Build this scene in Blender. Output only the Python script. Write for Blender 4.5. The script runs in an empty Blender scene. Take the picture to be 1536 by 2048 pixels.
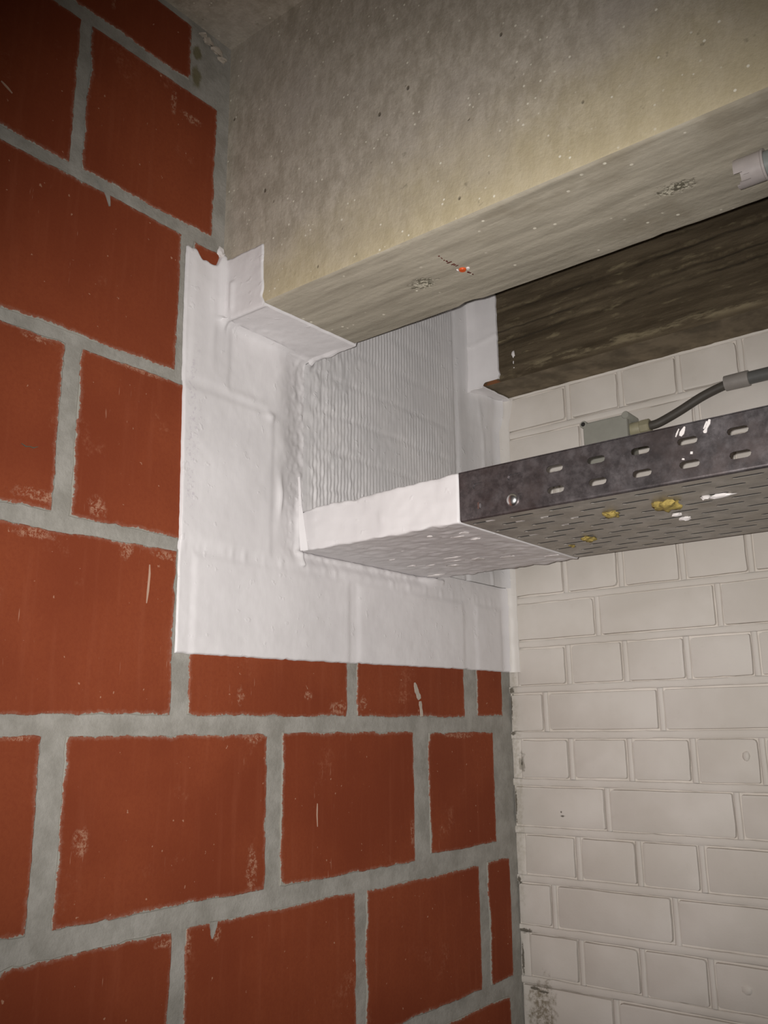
import bpy, bmesh, math, random
from mathutils import Vector, Matrix, noise
from mathutils.geometry import delaunay_2d_cdt

R = random.Random(7)
S = bpy.context.scene
COL = S.collection

# ------------------------------------------------------------------ camera
yaw, pitch, roll = math.radians(-38.487), math.radians(13.746), math.radians(-0.613)
fwd = Vector((math.sin(yaw) * math.cos(pitch), math.cos(yaw) * math.cos(pitch), math.sin(pitch)))
r0 = Vector((math.cos(yaw), -math.sin(yaw), 0))
u0 = r0.cross(fwd)
rgt = r0 * math.cos(roll) + u0 * math.sin(roll)
up = u0 * math.cos(roll) - r0 * math.sin(roll)
CAM = Vector((0.81236, -1.36596, -0.01108))
cd = bpy.data.cameras.new('camera')
cam = bpy.data.objects.new('camera', cd)
COL.objects.link(cam)
cam.matrix_world = Matrix(((rgt.x, up.x, -fwd.x, CAM.x), (rgt.y, up.y, -fwd.y, CAM.y), (rgt.z, up.z, -fwd.z, CAM.z), (0, 0, 0, 1)))
cd.sensor_fit = 'VERTICAL'
cd.sensor_height = 36.0
cd.lens = 36.0 * 1787.28 / 2048.0
cd.clip_start = 0.02
S.camera = cam

# ------------------------------------------------------------------ light: a phone's flash beside the lens, in a dim cellar
W = bpy.data.worlds.new('world')
S.world = W
W.use_nodes = True
bg = W.node_tree.nodes['Background']
bg.inputs[0].default_value = (1.0, 0.95, 0.88, 1)
bg.inputs[1].default_value = 0.022
ld = bpy.data.lights.new('phone_flash', 'SPOT')
ld.energy = 54.0
ld.color = (1.0, 0.962, 0.935)
ld.spot_size = math.radians(87)
ld.spot_blend = 1.0
ld.shadow_soft_size = 0.0025
lo = bpy.data.objects.new('phone_flash', ld)
COL.objects.link(lo)
aim = (fwd - up * 0.08 + rgt * 0.07).normalized()
lo.matrix_world = Matrix.Translation(CAM - rgt * 0.009 + up * 0.005) @ aim.to_track_quat('-Z', 'Y').to_matrix().to_4x4()

vs = S.view_settings
vs.view_transform = 'Standard'
vs.look = 'None'
vs.gamma = 1.0
vs.exposure = 0.0
vs.use_curve_mapping = False


# ------------------------------------------------------------------ helpers
def n3(x, y, z, s):
    return noise.noise(Vector((x * s, y * s, z * s)))


def fr(x, y, z, s, o=4):
    return noise.fractal(Vector((x * s, y * s, z * s)), 1.0, 2.0, o)


def tag(o, label, cat, kind=None, group=None):
    o['label'] = label
    o['category'] = cat
    if kind:
        o['kind'] = kind
    if group:
        o['group'] = group
    return o


def mk(name, verts, faces, mat, parent=None, smooth=True, angle=35, origin=None):
    me = bpy.data.meshes.new(name)
    if origin is None:
        xs = [v[0] for v in verts]; ys = [v[1] for v in verts]; zs = [v[2] for v in verts]
        origin = ((min(xs) + max(xs)) / 2, (min(ys) + max(ys)) / 2, (min(zs) + max(zs)) / 2)
    o3 = Vector(origin)
    me.from_pydata([Vector(v) - o3 for v in verts], [], faces)
    me.validate()
    if smooth:
        me.polygons.foreach_set('use_smooth', [True] * len(me.polygons))
        me.set_sharp_from_angle(angle=math.radians(angle))
    me.materials.append(mat)
    ob = bpy.data.objects.new(name, me)
    COL.objects.link(ob)
    if parent is not None:
        ob.parent = parent
        ob.matrix_parent_inverse = Matrix.Translation(parent.location).inverted()
    ob.location = o3
    return ob


def empty(name, loc):
    o = bpy.data.objects.new(name, None)
    o.empty_display_size = 0.05
    COL.objects.link(o)
    o.location = loc
    return o


class MB:
    """collects verts and faces"""
    def __init__(s):
        s.v, s.f = [], []

    def add(s, v, f):
        b = len(s.v)
        s.v += [tuple(p) for p in v]
        s.f += [tuple(b + i for i in q) for q in f]

    def bm(s, bm):
        bm.verts.index_update()
        s.add([v.co[:] for v in bm.verts], [[v.index for v in f.verts] for f in bm.faces])
        bm.free()

    def box(s, x0, x1, y0, y1, z0, z1, bev=0.0, seg=2):
        bm = bmesh.new()
        bmesh.ops.create_cube(bm, size=1)
        for v in bm.verts:
            v.co = Vector((x0 + (v.co.x + .5) * (x1 - x0), y0 + (v.co.y + .5) * (y1 - y0), z0 + (v.co.z + .5) * (z1 - z0)))
        if bev:
            bmesh.ops.bevel(bm, geom=list(bm.edges), offset=bev, segments=seg, affect='EDGES', profile=0.5)
        s.bm(bm)

    def tube(s, pts, rad, n=16, cap=True, inner=None):
        """pts list of Vector; rad number or list"""
        P = [Vector(p) for p in pts]
        if not isinstance(rad, (list, tuple)):
            rad = [rad] * len(P)
        rings = []
        ref = Vector((0, 0, 1))
        for i, p in enumerate(P):
            d = (P[min(i + 1, len(P) - 1)] - P[max(i - 1, 0)]).normalized()
            a = d.cross(ref)
            if a.length < 1e-3:
                a = d.cross(Vector((1, 0, 0)))
            a.normalize()
            b = a.cross(d)
            rings.append([p + (a * math.cos(t) + b * math.sin(t)) * rad[i] for t in (2 * math.pi * k / n for k in range(n))])
        v = [q for r in rings for q in r]
        f = []
        for i in range(len(rings) - 1):
            for k in range(n):
                f.append((i * n + k, i * n + (k + 1) % n, (i + 1) * n + (k + 1) % n, (i + 1) * n + k))
        if cap:
            f.append(tuple(range(n)))
            f.append(tuple((len(rings) - 1) * n + k for k in reversed(range(n))))
        s.add(v, f)

    def blob(s, c, rx, ry, rz, sub=2, amp=0.25, sc=120, seed=0.0):
        bm = bmesh.new()
        bmesh.ops.create_icosphere(bm, subdivisions=sub, radius=1)
        for v in bm.verts:
            d = v.co.copy()
            q = 1 + amp * noise.noise(Vector((d.x * 1.7 + seed, d.y * 1.7, d.z * 1.7 + seed)))
            v.co = Vector((c[0] + d.x * rx * q, c[1] + d.y * ry * q, c[2] + d.z * rz * q))
        s.bm(bm)

    def build(s, name, mat, parent=None, **k):
        return mk(name, s.v, s.f, mat, parent, **k)


def grid(us, vs_, fn, keep=None):
    """surface over a parameter grid; returns verts, faces"""
    nu, nv = len(us), len(vs_)
    v = [fn(u, w) for w in vs_ for u in us]
    f = []
    for j in range(nv - 1):
        for i in range(nu - 1):
            if keep is None or keep((us[i] + us[i + 1]) / 2, (vs_[j] + vs_[j + 1]) / 2):
                f.append((j * nu + i, j * nu + i + 1, (j + 1) * nu + i + 1, (j + 1) * nu + i))
    used = sorted({i for q in f for i in q})
    m = {o: k for k, o in enumerate(used)}
    return [v[o] for o in used], [tuple(m[i] for i in q) for q in f]


def lin(a, b, step):
    n = max(1, int(math.ceil((b - a) / step)))
    return [a + (b - a) * i / n for i in range(n + 1)]


def sst(a, b, x):
    t = max(0.0, min(1.0, (x - a) / (b - a)))
    return t * t * (3 - 2 * t)


def fil(d, r):
    """concave fillet height at distance d from a corner"""
    if d >= r:
        return 0.0
    d = max(d, 0.293 * r)
    return r - math.sqrt(max(0.0, r * r - (r - d) ** 2))


# ------------------------------------------------------------------ materials
class NT:
    def __init__(s, name, rough=0.8, metal=0.0, spec=0.35):
        s.m = bpy.data.materials.new(name)
        s.m.use_nodes = True
        s.t = s.m.node_tree
        s.p = s.t.nodes['Principled BSDF']
        s.p.inputs['Roughness'].default_value = rough
        s.p.inputs['Metallic'].default_value = metal
        s.p.inputs['Specular IOR Level'].default_value = spec
        g = s.t.nodes.new('ShaderNodeNewGeometry')
        s.pos = g.outputs['Position']

    def link(s, a, b):
        s.t.links.new(a, b)

    def mapped(s, sc, off=(0, 0, 0)):
        n = s.t.nodes.new('ShaderNodeMapping')
        n.inputs['Scale'].default_value = sc
        n.inputs['Location'].default_value = off
        s.link(s.pos, n.inputs['Vector'])
        return n.outputs[0]

    def noise(s, scale, detail=4, rough=0.55, vec=None, dist=0.0):
        n = s.t.nodes.new('ShaderNodeTexNoise')
        n.inputs['Scale'].default_value = scale
        n.inputs['Detail'].default_value = detail
        n.inputs['Roughness'].default_value = rough
        n.inputs['Distortion'].default_value = dist
        s.link(vec if vec is not None else s.pos, n.inputs['Vector'])
        return n.outputs['Fac']

    def voro(s, scale, vec=None):
        n = s.t.nodes.new('ShaderNodeTexVoronoi')
        n.inputs['Scale'].default_value = scale
        s.link(vec if vec is not None else s.pos, n.inputs['Vector'])
        return n.outputs['Distance']

    def ramp(s, fac, a, b, lo=0.0, hi=1.0):
        n = s.t.nodes.new('ShaderNodeMapRange')
        n.interpolation_type = 'SMOOTHSTEP'
        n.inputs['From Min'].default_value = a
        n.inputs['From Max'].default_value = b
        n.inputs['To Min'].default_value = lo
        n.inputs['To Max'].default_value = hi
        s.link(fac, n.inputs['Value'])
        return n.outputs['Result']

    def math(s, op, a, b=None):
        n = s.t.nodes.new('ShaderNodeMath')
        n.operation = op
        for i, q in enumerate((a, b)):
            if q is None:
                continue
            if isinstance(q, (int, float)):
                n.inputs[i].default_value = q
            else:
                s.link(q, n.inputs[i])
        return n.outputs[0]

    def mix(s, fac, a, b):
        n = s.t.nodes.new('ShaderNodeMix')
        n.data_type = 'RGBA'
        if isinstance(fac, (int, float)):
            n.inputs[0].default_value = fac
        else:
            s.link(fac, n.inputs[0])
        for i, q in ((6, a), (7, b)):
            if isinstance(q, tuple):
                n.inputs[i].default_value = (*q, 1)
            else:
                s.link(q, n.inputs[i])
        return n.outputs[2]

    def near(s, c, rad, jit=0.4, nscale=60):
        """0..1 mask about a point of the surface, its outline broken by noise; rad per axis"""
        v = s.t.nodes.new('ShaderNodeVectorMath'); v.operation = 'SUBTRACT'
        s.link(s.pos, v.inputs[0]); v.inputs[1].default_value = c
        w = s.t.nodes.new('ShaderNodeVectorMath'); w.operation = 'DIVIDE'
        s.link(v.outputs[0], w.inputs[0]); w.inputs[1].default_value = rad
        l = s.t.nodes.new('ShaderNodeVectorMath'); l.operation = 'LENGTH'
        s.link(w.outputs[0], l.inputs[0])
        nn = s.noise(nscale, 5)
        k = s.math('ADD', l.outputs['Value'], s.math('MULTIPLY', s.math('SUBTRACT', nn, 0.5), jit * 4))
        return s.ramp(k, 1.0, 0.45)

    def color(s, c):
        if isinstance(c, tuple):
            s.p.inputs['Base Color'].default_value = (*c, 1)
        else:
            s.link(c, s.p.inputs['Base Color'])

    def bump(s, h, strength=0.4, dist=0.002):
        b = s.t.nodes.new('ShaderNodeBump')
        b.inputs['Strength'].default_value = strength
        b.inputs['Distance'].default_value = dist
        s.link(h, b.inputs['Height'])
        s.link(b.outputs[0], s.p.inputs['Normal'])
        return s

    def xyz(s):
        n = s.t.nodes.new('ShaderNodeSeparateXYZ')
        s.link(s.pos, n.inputs[0])
        return n.outputs


def mat_brick():
    k = NT('red_block_clay', 0.8, spec=0.2)
    c = k.mix(k.ramp(k.noise(5, 3), .35, .65), (.200, .0405, .0145), (.248, .055, .020))
    fine = k.noise(260, 4, .7)
    c = k.mix(k.ramp(fine, .35, .75, 0, .40), c, (.185, .034, .013))
    c = k.mix(k.ramp(k.noise(1, 3, .5, k.mapped((90, 90, 7))), .5, .8, 0, .25), c, (.30, .085, .040))
    # rubbed-on mortar dust in patches
    patch = k.ramp(k.noise(11, 5, .6), .59, .73)
    grain = k.ramp(k.noise(170, 6, .8), .47, .62)
    c = k.mix(k.math('MULTIPLY', k.math('MULTIPLY', patch, grain), .38), c, (.48, .22, .13))
    # fine upright scratches
    scr = k.ramp(k.noise(1.0, 3, .5, k.mapped((300, 300, 26))), .71, .76)
    msk = k.ramp(k.noise(9, 2, .5, k.mapped((1, 1, 1), (5, 3, 1))), .50, .60)
    c = k.mix(k.math('MULTIPLY', k.math('MULTIPLY', scr, msk), .5), c, (.50, .27, .18))
    # pale chips
    chip = k.ramp(k.noise(150, 2, .5), .735, .77)
    c = k.mix(k.math('MULTIPLY', chip, .5), c, (.55, .33, .22))
    # marks the photograph shows, each with its own place and shape
    grn = k.ramp(k.noise(210, 5, .8), .46, .58)
    marks = None
    for (y, z, ry, rz) in ((-.602, -.018, .022, .007), (-.662, -.013, .030, .004), (-.905, -.013, .022, .006), (-.918, .386, .022, .006), (-.792, .393, .055, .006),
                           (-.905, .222, .035, .009), (-.836, .222, .014, .014), (-.905, .183, .03, .007), (-.797, .185, .012, .016), (-.742, .183, .030, .006),
                           (-.447, .020, .022, .012), (-.397, .026, .009, .012), (-.625, .030, .007, .014), (-.507, .034, .009, .007), (-.828, -.114, .012, .016),
                           (-.60, -.165, .010, .030), (-.65, -.226, .008, .010), (-.71, -.224, .030, .006), (-.690, -.228, .006, .016), (-.765, .765, .006, .022), (-.735, .757, .022, .008), (-.86, .86, .005, .026), (-.16, -.02, .05, .005), (-.12, .03, .008, .010), (-.29, -.15, .006, .02)):
        q_ = k.near((0, y, z), (.5, ry, rz), .32, 90)
        marks = q_ if marks is None else k.math('MAXIMUM', marks, q_)
    c = k.mix(k.math('MULTIPLY', k.math('MULTIPLY', marks, grn), .55), c, (.50, .30, .20))
    # ragged mortar left over the edges
    at = k.t.nodes.new('ShaderNodeAttribute'); at.attribute_name = 'edge'
    e = at.outputs['Fac']
    lowf = k.math('MULTIPLY', k.math('SUBTRACT', k.noise(14, 2), .5), .55)
    hi = k.math('MULTIPLY', k.noise(170, 6, .75), .7)
    w = k.math('ADD', k.math('ADD', k.math('MULTIPLY', e, .55), hi), lowf)
    c = k.mix(k.math('MULTIPLY', k.ramp(w, .60, .95), .35), c, (.40, .23, .17))
    c = k.mix(k.ramp(w, .86, .91), c, (.315, .30, .26))
    k.color(c)
    k.bump(k.noise(320, 5, .7), .25, .001)
    return k.m


def mat_mortar():
    k = NT('grey_mortar', 0.9, spec=0.2)
    c = k.mix(k.ramp(k.noise(26, 6, .65), .3, .7), (.272, .258, .226), (.385, .368, .332))
    c = k.mix(k.ramp(k.noise(220, 3, .6), .62, .8, 0, .5), c, (.17, .165, .14))
    st = k.math('MAXIMUM', k.near((0, -.731, .862), (.3, .010, .013)), k.near((0, -.731, .826), (.3, .011, .018)))
    c = k.mix(k.math('MULTIPLY', st, .75), c, (.13, .11, .035))
    k.color(c)
    k.bump(k.noise(160, 7, .7), .55, .0022)
    return k.m


def mat_concrete():
    k = NT('beam_concrete', 0.85, spec=0.22)
    x, y, z = k.xyz()
    up_ = k.noise(1, 7, .68, k.mapped((55, 55, 30)))
    c = k.mix(k.ramp(up_, .36, .64), (.375, .330, .262), (.525, .472, .392))
    c = k.mix(k.ramp(k.noise(200, 4, .7), .35, .7, 0, .35), c, (.33, .288, .225))
    c = k.mix(k.ramp(k.noise(6, 5, .6), .42, .72, 0, .5), c, (.455, .408, .355))
    # yellowish release-oil stain low on the face
    zz = k.math('ADD', z, k.math('MULTIPLY', k.math('SUBTRACT', k.noise(9, 6, .65), .5), .16))
    zx = k.math('SUBTRACT', zz, k.math('MULTIPLY', x, .085))
    c = k.mix(k.ramp(zx, .62, .465, 0, .58), c, (.515, .435, .245))
    c = k.mix(k.ramp(k.noise(95, 3, .6), .67, .77, 0, .5), c, (.60, .55, .43))
    c = k.mix(k.ramp(k.noise(70, 3, .6, k.mapped((1, 1, 1), (3, 1, 2))), .66, .76, 0, .55), c, (.19, .165, .115))
    # pale aggregate flecks, dark blow holes
    vo = k.voro(95)
    pick = k.ramp(k.noise(30, 2), .47, .56)
    c = k.mix(k.math('MULTIPLY', k.ramp(vo, .16, .09), pick), c, (.74, .70, .58))
    vo2 = k.voro(52, k.mapped((1, 1, .7), (.3, .7, .1)))
    pick2 = k.ramp(k.noise(17, 2, .5, k.mapped((1, 1, 1), (7, 7, 7))), .60, .66)
    hole = k.math('MULTIPLY', k.ramp(vo2, .13, .06), pick2)
    c = k.mix(k.math('MULTIPLY', hole, .8), c, (.12, .10, .07))
    k.color(c)
    h = k.math('ADD', k.math('MULTIPLY', k.noise(1, 6, .65, k.mapped((75, 75, 40))), .7), k.math('MULTIPLY', k.noise(240, 4), .35))
    k.bump(k.math('SUBTRACT', h, k.math('MULTIPLY', hole, .8)), .5, .003)
    return k.m


def mat_soffit():
    k = NT('beam_soffit_concrete', 0.85, spec=0.22)
    st = k.noise(1, 6, .62, k.mapped((9, 70, 60)))
    c = k.mix(k.ramp(st, .3, .7), (.305, .275, .215), (.455, .415, .33))
    c = k.mix(k.ramp(k.noise(9, 4, .6), .5, .75, 0, .65), c, (.25, .215, .155))
    ln = k.ramp(k.noise(1, 2, .5, k.mapped((7, 330, 60))), .68, .76)
    c = k.mix(k.math('MULTIPLY', ln, .45), c, (.56, .52, .42))
    vo = k.voro(75)
    pick = k.ramp(k.noise(22, 2), .52, .60)
    c = k.mix(k.math('MULTIPLY', k.ramp(vo, .17, .09), pick), c, (.72, .68, .56))
    hole = k.math('MAXIMUM', k.near((.2557, -.5886, .498), (.020, .012, .1), .5, 160), k.near((.557, -.585, .498), (.022, .011, .1), .5, 160))
    sp = k.noise(300, 4, .7)
    c = k.mix(k.math('MULTIPLY', hole, .85), c, k.mix(k.ramp(sp, .46, .56), (.10, .09, .06), (.62, .58, .46)))
    k.color(c)
    h = k.math('ADD', k.math('MULTIPLY', st, .6), k.math('MULTIPLY', k.noise(170, 5), .4))
    k.bump(k.math('SUBTRACT', h, k.math('MULTIPLY', k.math('MULTIPLY', hole, sp), 1.2)), .45, .003)
    return k.m


def mat_darkbeam():
    k = NT('dark_beam_concrete', 0.9, spec=0.15)
    st = k.noise(1, 7, .65, k.mapped((4, 50, 55)))
    c = k.mix(k.ramp(st, .32, .70), (.058, .043, .026), (.125, .097, .062))
    c = k.mix(k.ramp(k.noise(1, 5, .65, k.mapped((16, 60, 75), (2, 2, 5))), .56, .72, 0, .75), c, (.23, .19, .115))
    c = k.mix(k.ramp(k.noise(60, 5, .7), .60, .72, 0, .5), c, (.035, .026, .017))
    x, y, z = k.xyz()
    lipz = k.ramp(k.math('ABSOLUTE', k.math('SUBTRACT', z, .5965)), .011, .003)
    lipn = k.ramp(k.noise(1, 6, .7, k.mapped((13, 40, 60), (1, 4, 2))), .45, .60)
    c = k.mix(k.math('MULTIPLY', k.math('MULTIPLY', lipz, lipn), .75), c, (.26, .215, .135))
    dkl = None
    for z0, sl, w_ in ((.6525, .020, .0035), (.6765, .012, .003), (.7085, .02, .004)):
        q_ = k.math('SUBTRACT', k.math('SUBTRACT', z, z0), k.math('MULTIPLY', x, sl))
        q_ = k.math('ADD', q_, k.math('MULTIPLY', k.math('SUBTRACT', k.noise(18, 5), .5), .012))
        lo2 = k.math('MULTIPLY', k.ramp(k.math('ABSOLUTE', q_), w_, .0), k.ramp(k.noise(9, 4, .6), .40, .55))
        hi2 = k.math('MULTIPLY', k.ramp(k.math('ABSOLUTE', k.math('SUBTRACT', q_, .006)), .005, .0), k.ramp(k.noise(16, 5, .7), .45, .6))
        c = k.mix(k.math('MULTIPLY', hi2, .5), c, (.21, .17, .105))
        c = k.mix(k.math('MULTIPLY', lo2, .75), c, (.032, .025, .017))
    rust = k.near((.04, -.075, .583), (.020, .03, .012), .4, 120)
    c = k.mix(k.math('MULTIPLY', rust, .8), c, (.22, .085, .035))
    k.color(c)
    k.bump(k.noise(1, 7, .7, k.mapped((40, 120, 130))), .6, .004)
    return k.m


def mat_coat(name, c1, c2, rough=.42, bs=.22):
    k = NT(name, rough, spec=0.45)
    c = k.mix(k.ramp(k.noise(11, 5), .35, .68), c1, c2)
    # thin places and small dirty pits near the edge of the coat
    ed = k.near((0, -.716, .345), (.2, .012, .13), .5, 50)
    pit = k.ramp(k.noise(240, 4, .65), .50, .66)
    c = k.mix(k.math('MULTIPLY', k.math('MULTIPLY', ed, pit), .5), c, (.50, .45, .50))
    k.color(c)
    h = k.math('ADD', k.math('MULTIPLY', k.noise(1, 5, .55, k.mapped((70, 70, 26))), .6), k.math('MULTIPLY', k.ramp(k.noise(75, 2, .5), .66, .76), .7))
    k.bump(h, bs, .003)
    return k.m


def mat_cream():
    k = NT('cream_wall_paint', 0.62, spec=0.3)
    c = k.mix(k.ramp(k.noise(6, 4), .35, .68), (.62, .575, .515), (.70, .655, .60))
    c = k.mix(k.ramp(k.noise(45, 5, .7), .58, .8, 0, .22), c, (.50, .44, .37))
    st = k.near((.036, 0, -.440), (.030, .3, .055), .45, 70)
    gr = k.ramp(k.noise(170, 5, .7), .34, .62)
    c = k.mix(k.math('MULTIPLY', k.math('MULTIPLY', st, gr), .8), c, (.17, .135, .075))
    st2 = k.near((.018, 0, -.067), (.008, .3, .018), .6, 130)
    c = k.mix(k.math('MULTIPLY', st2, .6), c, (.16, .14, .10))
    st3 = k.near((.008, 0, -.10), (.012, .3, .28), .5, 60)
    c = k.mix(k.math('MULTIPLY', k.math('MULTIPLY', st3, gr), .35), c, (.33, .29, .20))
    dk = None
    for (x, z, rx, rz) in ((.010, -.3275, .016, .0042), (.022, -.411, .012, .0030), (.040, -.4135, .014, .0028), (.005, .054, .006, .006), (.003, -.252, .004, .008), (.004, -.018, .006, .004), (.0186, -.066, .0028, .0065), (.004, -.135, .0025, .03), (.0035, .03, .002, .03), (.004, -.37, .003, .03), (.09, -.148, .006, .002), (.088, -.142, .002, .002)):
        q_ = k.near((x, 0, z), (rx, .3, rz), .45, 260)
        dk = q_ if dk is None else k.math('MAXIMUM', dk, q_)
    c = k.mix(k.math('MULTIPLY', dk, .85), c, (.085, .072, .05))
    k.color(c)
    h = k.math('ADD', k.math('MULTIPLY', k.noise(60, 5, .6), .5), k.math('MULTIPLY', k.noise(330, 3), .2))
    k.bump(h, .28, .002)
    return k.m


def mat_galv(name, lo_, hi_, dust, metal, r0_, r1_):
    k = NT(name, 0.42, metal=metal, spec=0.5)
    c = k.mix(k.ramp(k.noise(95, 6, .75), .36, .64), lo_, hi_)
    c = k.mix(k.ramp(k.noise(24, 5, .65), .42, .7, 0, .7), c, dust)
    c = k.mix(k.ramp(k.noise(330, 3, .6), .66, .76, 0, .35), c, tuple(q * 1.8 for q in hi_))
    k.color(c)
    k.link(k.ramp(k.noise(40, 5), .3, .7, r0_, r1_), k.p.inputs['Roughness'])
    k.bump(k.noise(90, 4), .10, .001)
    return k.m


def plain(name, c, rough=.6, metal=0, var=.12, sc=60, bump=.15, spec=.4):
    k = NT(name, rough, metal, spec)
    d = tuple(q * (1 - var) for q in c)
    k.color(k.mix(k.ramp(k.noise(sc, 4), .3, .7), d, c))
    k.bump(k.noise(sc * 3, 4), bump, .001)
    return k.m


M_BRICK, M_MORTAR, M_CONC, M_SOFF, M_DARK = mat_brick(), mat_mortar(), mat_concrete(), mat_soffit(), mat_darkbeam()
M_COAT = mat_coat('white_firestop_coat', (.70, .675, .675), (.76, .735, .735))
M_PANEL = mat_coat('white_coated_mineral_panel', (.655, .64, .64), (.725, .705, .70), .45, .30)
M_CREAM = mat_cream()
M_GALV = mat_galv('galvanised_steel', (.135, .122, .125), (.235, .215, .22), (.15, .118, .112), .85, .36, .52)
M_GALV2 = mat_galv('pale_galvanised_steel', (.30, .28, .25), (.38, .355, .32), (.33, .295, .245), .55, .34, .50)  # lighter, less metallic steel for the tray bottom
M_SMEAR = plain('pale_mortar_smear', (.46, .40, .33), .9)
M_SCRATCH = plain('pale_scratch', (.50, .33, .24), .9)
M_DIRT = plain('dark_dirt', (.10, .085, .06), .9)
M_FOAM = plain('yellow_expanding_foam', (.40, .30, .085), .85, var=.45, sc=160, bump=.5)
M_WHITE = plain('white_paint_splash', (.74, .70, .68), .5)
M_GREYPL = plain('grey_plastic', (.33, .325, .28), .5, var=.08)
M_GLAND = plain('yellowed_grey_plastic', (.34, .31, .205), .5)
M_CABLE = plain('dark_grey_rubber', (.075, .066, .055), .55)
M_PIPE = plain('grey_conduit_plastic', (.125, .125, .118), .4)
M_PIPE2 = plain('blue_grey_conduit_plastic', (.20, .215, .205), .4)
M_SOCK = plain('grey_socket_plastic', (.30, .275, .25), .45)
M_SOCK2 = plain('pale_grey_socket_plastic', (.36, .325, .31), .35)
M_ORANGE = plain('orange_plastic', (.62, .085, .012), .45)
M_PENCIL = plain('dark_red_marker', (.10, .022, .014), .9)
M_CHROME = plain('bright_zinc', (.80, .80, .80), .30, 1.0, var=.05, bump=.06)
M_BLACK = plain('black_hole_shade', (.025, .022, .02), .8)  # shade inside slots and screw holes, put into the colour
M_FLOOR = plain('cellar_floor_concrete', (.20, .19, .17), .9, var=.3, sc=6)

# ------------------------------------------------------------------ dimensions read off the photograph (metres)
CEIL, FLOOR = .905, -1.62
B1F, B1B, B1Z = -.673, -.510, .498          # front beam: front face, back face, underside
B2F, B2Z = -.084, .584                      # rear beam
XR, YN = 2.6, -2.6                          # how far the room runs to the right and towards the viewer

# ------------------------------------------------------------------ left wall
m = MB()
m.box(-.14, 0, YN, -.60, FLOOR, CEIL + .1)
m.box(-.14, 0, -.60, .12, FLOOR, .20)
m.box(-.14, -.06, -.60, .12, .20, CEIL + .1)
wl = m.build('wall_left', M_MORTAR, smooth=False, origin=(0, 0, 0))
tag(wl, 'left wall of large red clay blocks in wide grey mortar joints', 'wall', 'structure')

BLOCKS = [  # y0, y1, z0, z1
    (-1.045, -.741, .812, .896), (-1.35, -1.065, .812, .896),
    (-1.185, -.8995, .605, .795), (-.8845, -.694, .606, .795), (-1.49, -1.205, .605, .795),
    (-1.03, -.742, .407, .590), (-.7243, -.662, .407, .588), (-1.33, -1.05, .407, .590),
    (-1.155, -.8875, .2085, .3925), (-.8675, -.583, .2065, .3935), (-1.45, -1.175, .2085, .3925),
    (-1.01, -.728, .0075, .1905), (-.7035, -.4303, .0075, .190), (-.4094, -.145, .008, .190), (-.1067, -.029, .010, .190), (-1.31, -1.03, .0075, .1905),
    (-1.135, -.879, -.191, -.0115), (-.853, -.578, -.1905, -.013), (-.554, -.283, -.192, -.012), (-.245, -.063, -.187, -.015), (-1.43, -1.155, -.191, -.0115),
    (-.995, -.713, -.392, -.214), (-.6925, -.414, -.392, -.214), (-.3925, -.12, -.392, -.216), (-.094, -.028, -.391, -.214), (-1.295, -1.015, -.392, -.214),
    (-1.135, -.86, -.590, -.416), (-.84, -.56, -.590, -.416), (-.54, -.26, -.590, -.416), (-.238, -.042, -.590, -.416),
    (-.995, -.713, -.79, -.612), (-.6925, -.414, -.79, -.612), (-.3925, -.12, -.79, -.612),
]


def block_outline(y0, y1, z0, z1, sd, step=.008, amp=.0016):
    pts = []
    for (a, b) in (((y0, z0), (y1, z0)), ((y1, z0), (y1, z1)), ((y1, z1), (y0, z1)), ((y0, z1), (y0, z0))):
        L = math.hypot(b[0] - a[0], b[1] - a[1])
        n = max(3, int(L / step))
        nx, nz = -(b[1] - a[1]) / L, (b[0] - a[0]) / L     # inward normal
        for i in range(n):
            t = i / n
            y, z = a[0] + (b[0] - a[0]) * t, a[1] + (b[1] - a[1]) * t
            e = min(t, 1 - t) * L
            rag = fr(y, z, sd, 70, 3) * amp + n3(y, z, sd, 16) * amp * 1.1
            big = n3(y, z, sd + 9, 32)
            rag += max(0.0, big - .42) * .012              # a smear of mortar over the edge
            k = max(-.0012, rag) + .0010 * (1 - sst(0, .006, e))
            pts.append((y + nx * k, z + nz * k))
    return pts


for i, (y0, y1, z0, z1) in enumerate(BLOCKS):
    face = .0017 + .0010 * R.random()
    tilt = (R.random() - .5) * .002
    o = block_outline(y0, y1, z0, z1, i * 3.7)
    n = len(o)
    cy, cz = (y0 + y1) / 2, (z0 + z1) / 2
    hy_, hz_ = (y1 - y0) / 2, (z1 - z0) / 2

    def inset(t):
        return [(cy + (y - cy) * (hy_ - t) / hy_, cz + (z - cz) * (hz_ - t) / hz_) for y, z in o]

    def fx(y):
        return face + tilt * (y - cy) / .3
    v, f, ed = [], [], []
    for t, dx, e in ((.010, 0, 0.0), (.0012, 0, .92), (0, -.0009, 1.1), (0, None, 2.0)):
        v += [((-.012 if dx is None else fx(y) + dx), y, z) for y, z in inset(t)]
        ed += [e] * n
    f.append(tuple(range(n)))
    for a in (0, n, 2 * n):
        for j in range(n):
            f.append((a + j, a + n + j, a + n + (j + 1) % n, a + (j + 1) % n))
    bo_ = mk('brick', v, f, M_BRICK, wl, smooth=False)
    at_ = bo_.data.attributes.new('edge', 'FLOAT', 'POINT')
    at_.data.foreach_set('value', ed)


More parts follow.
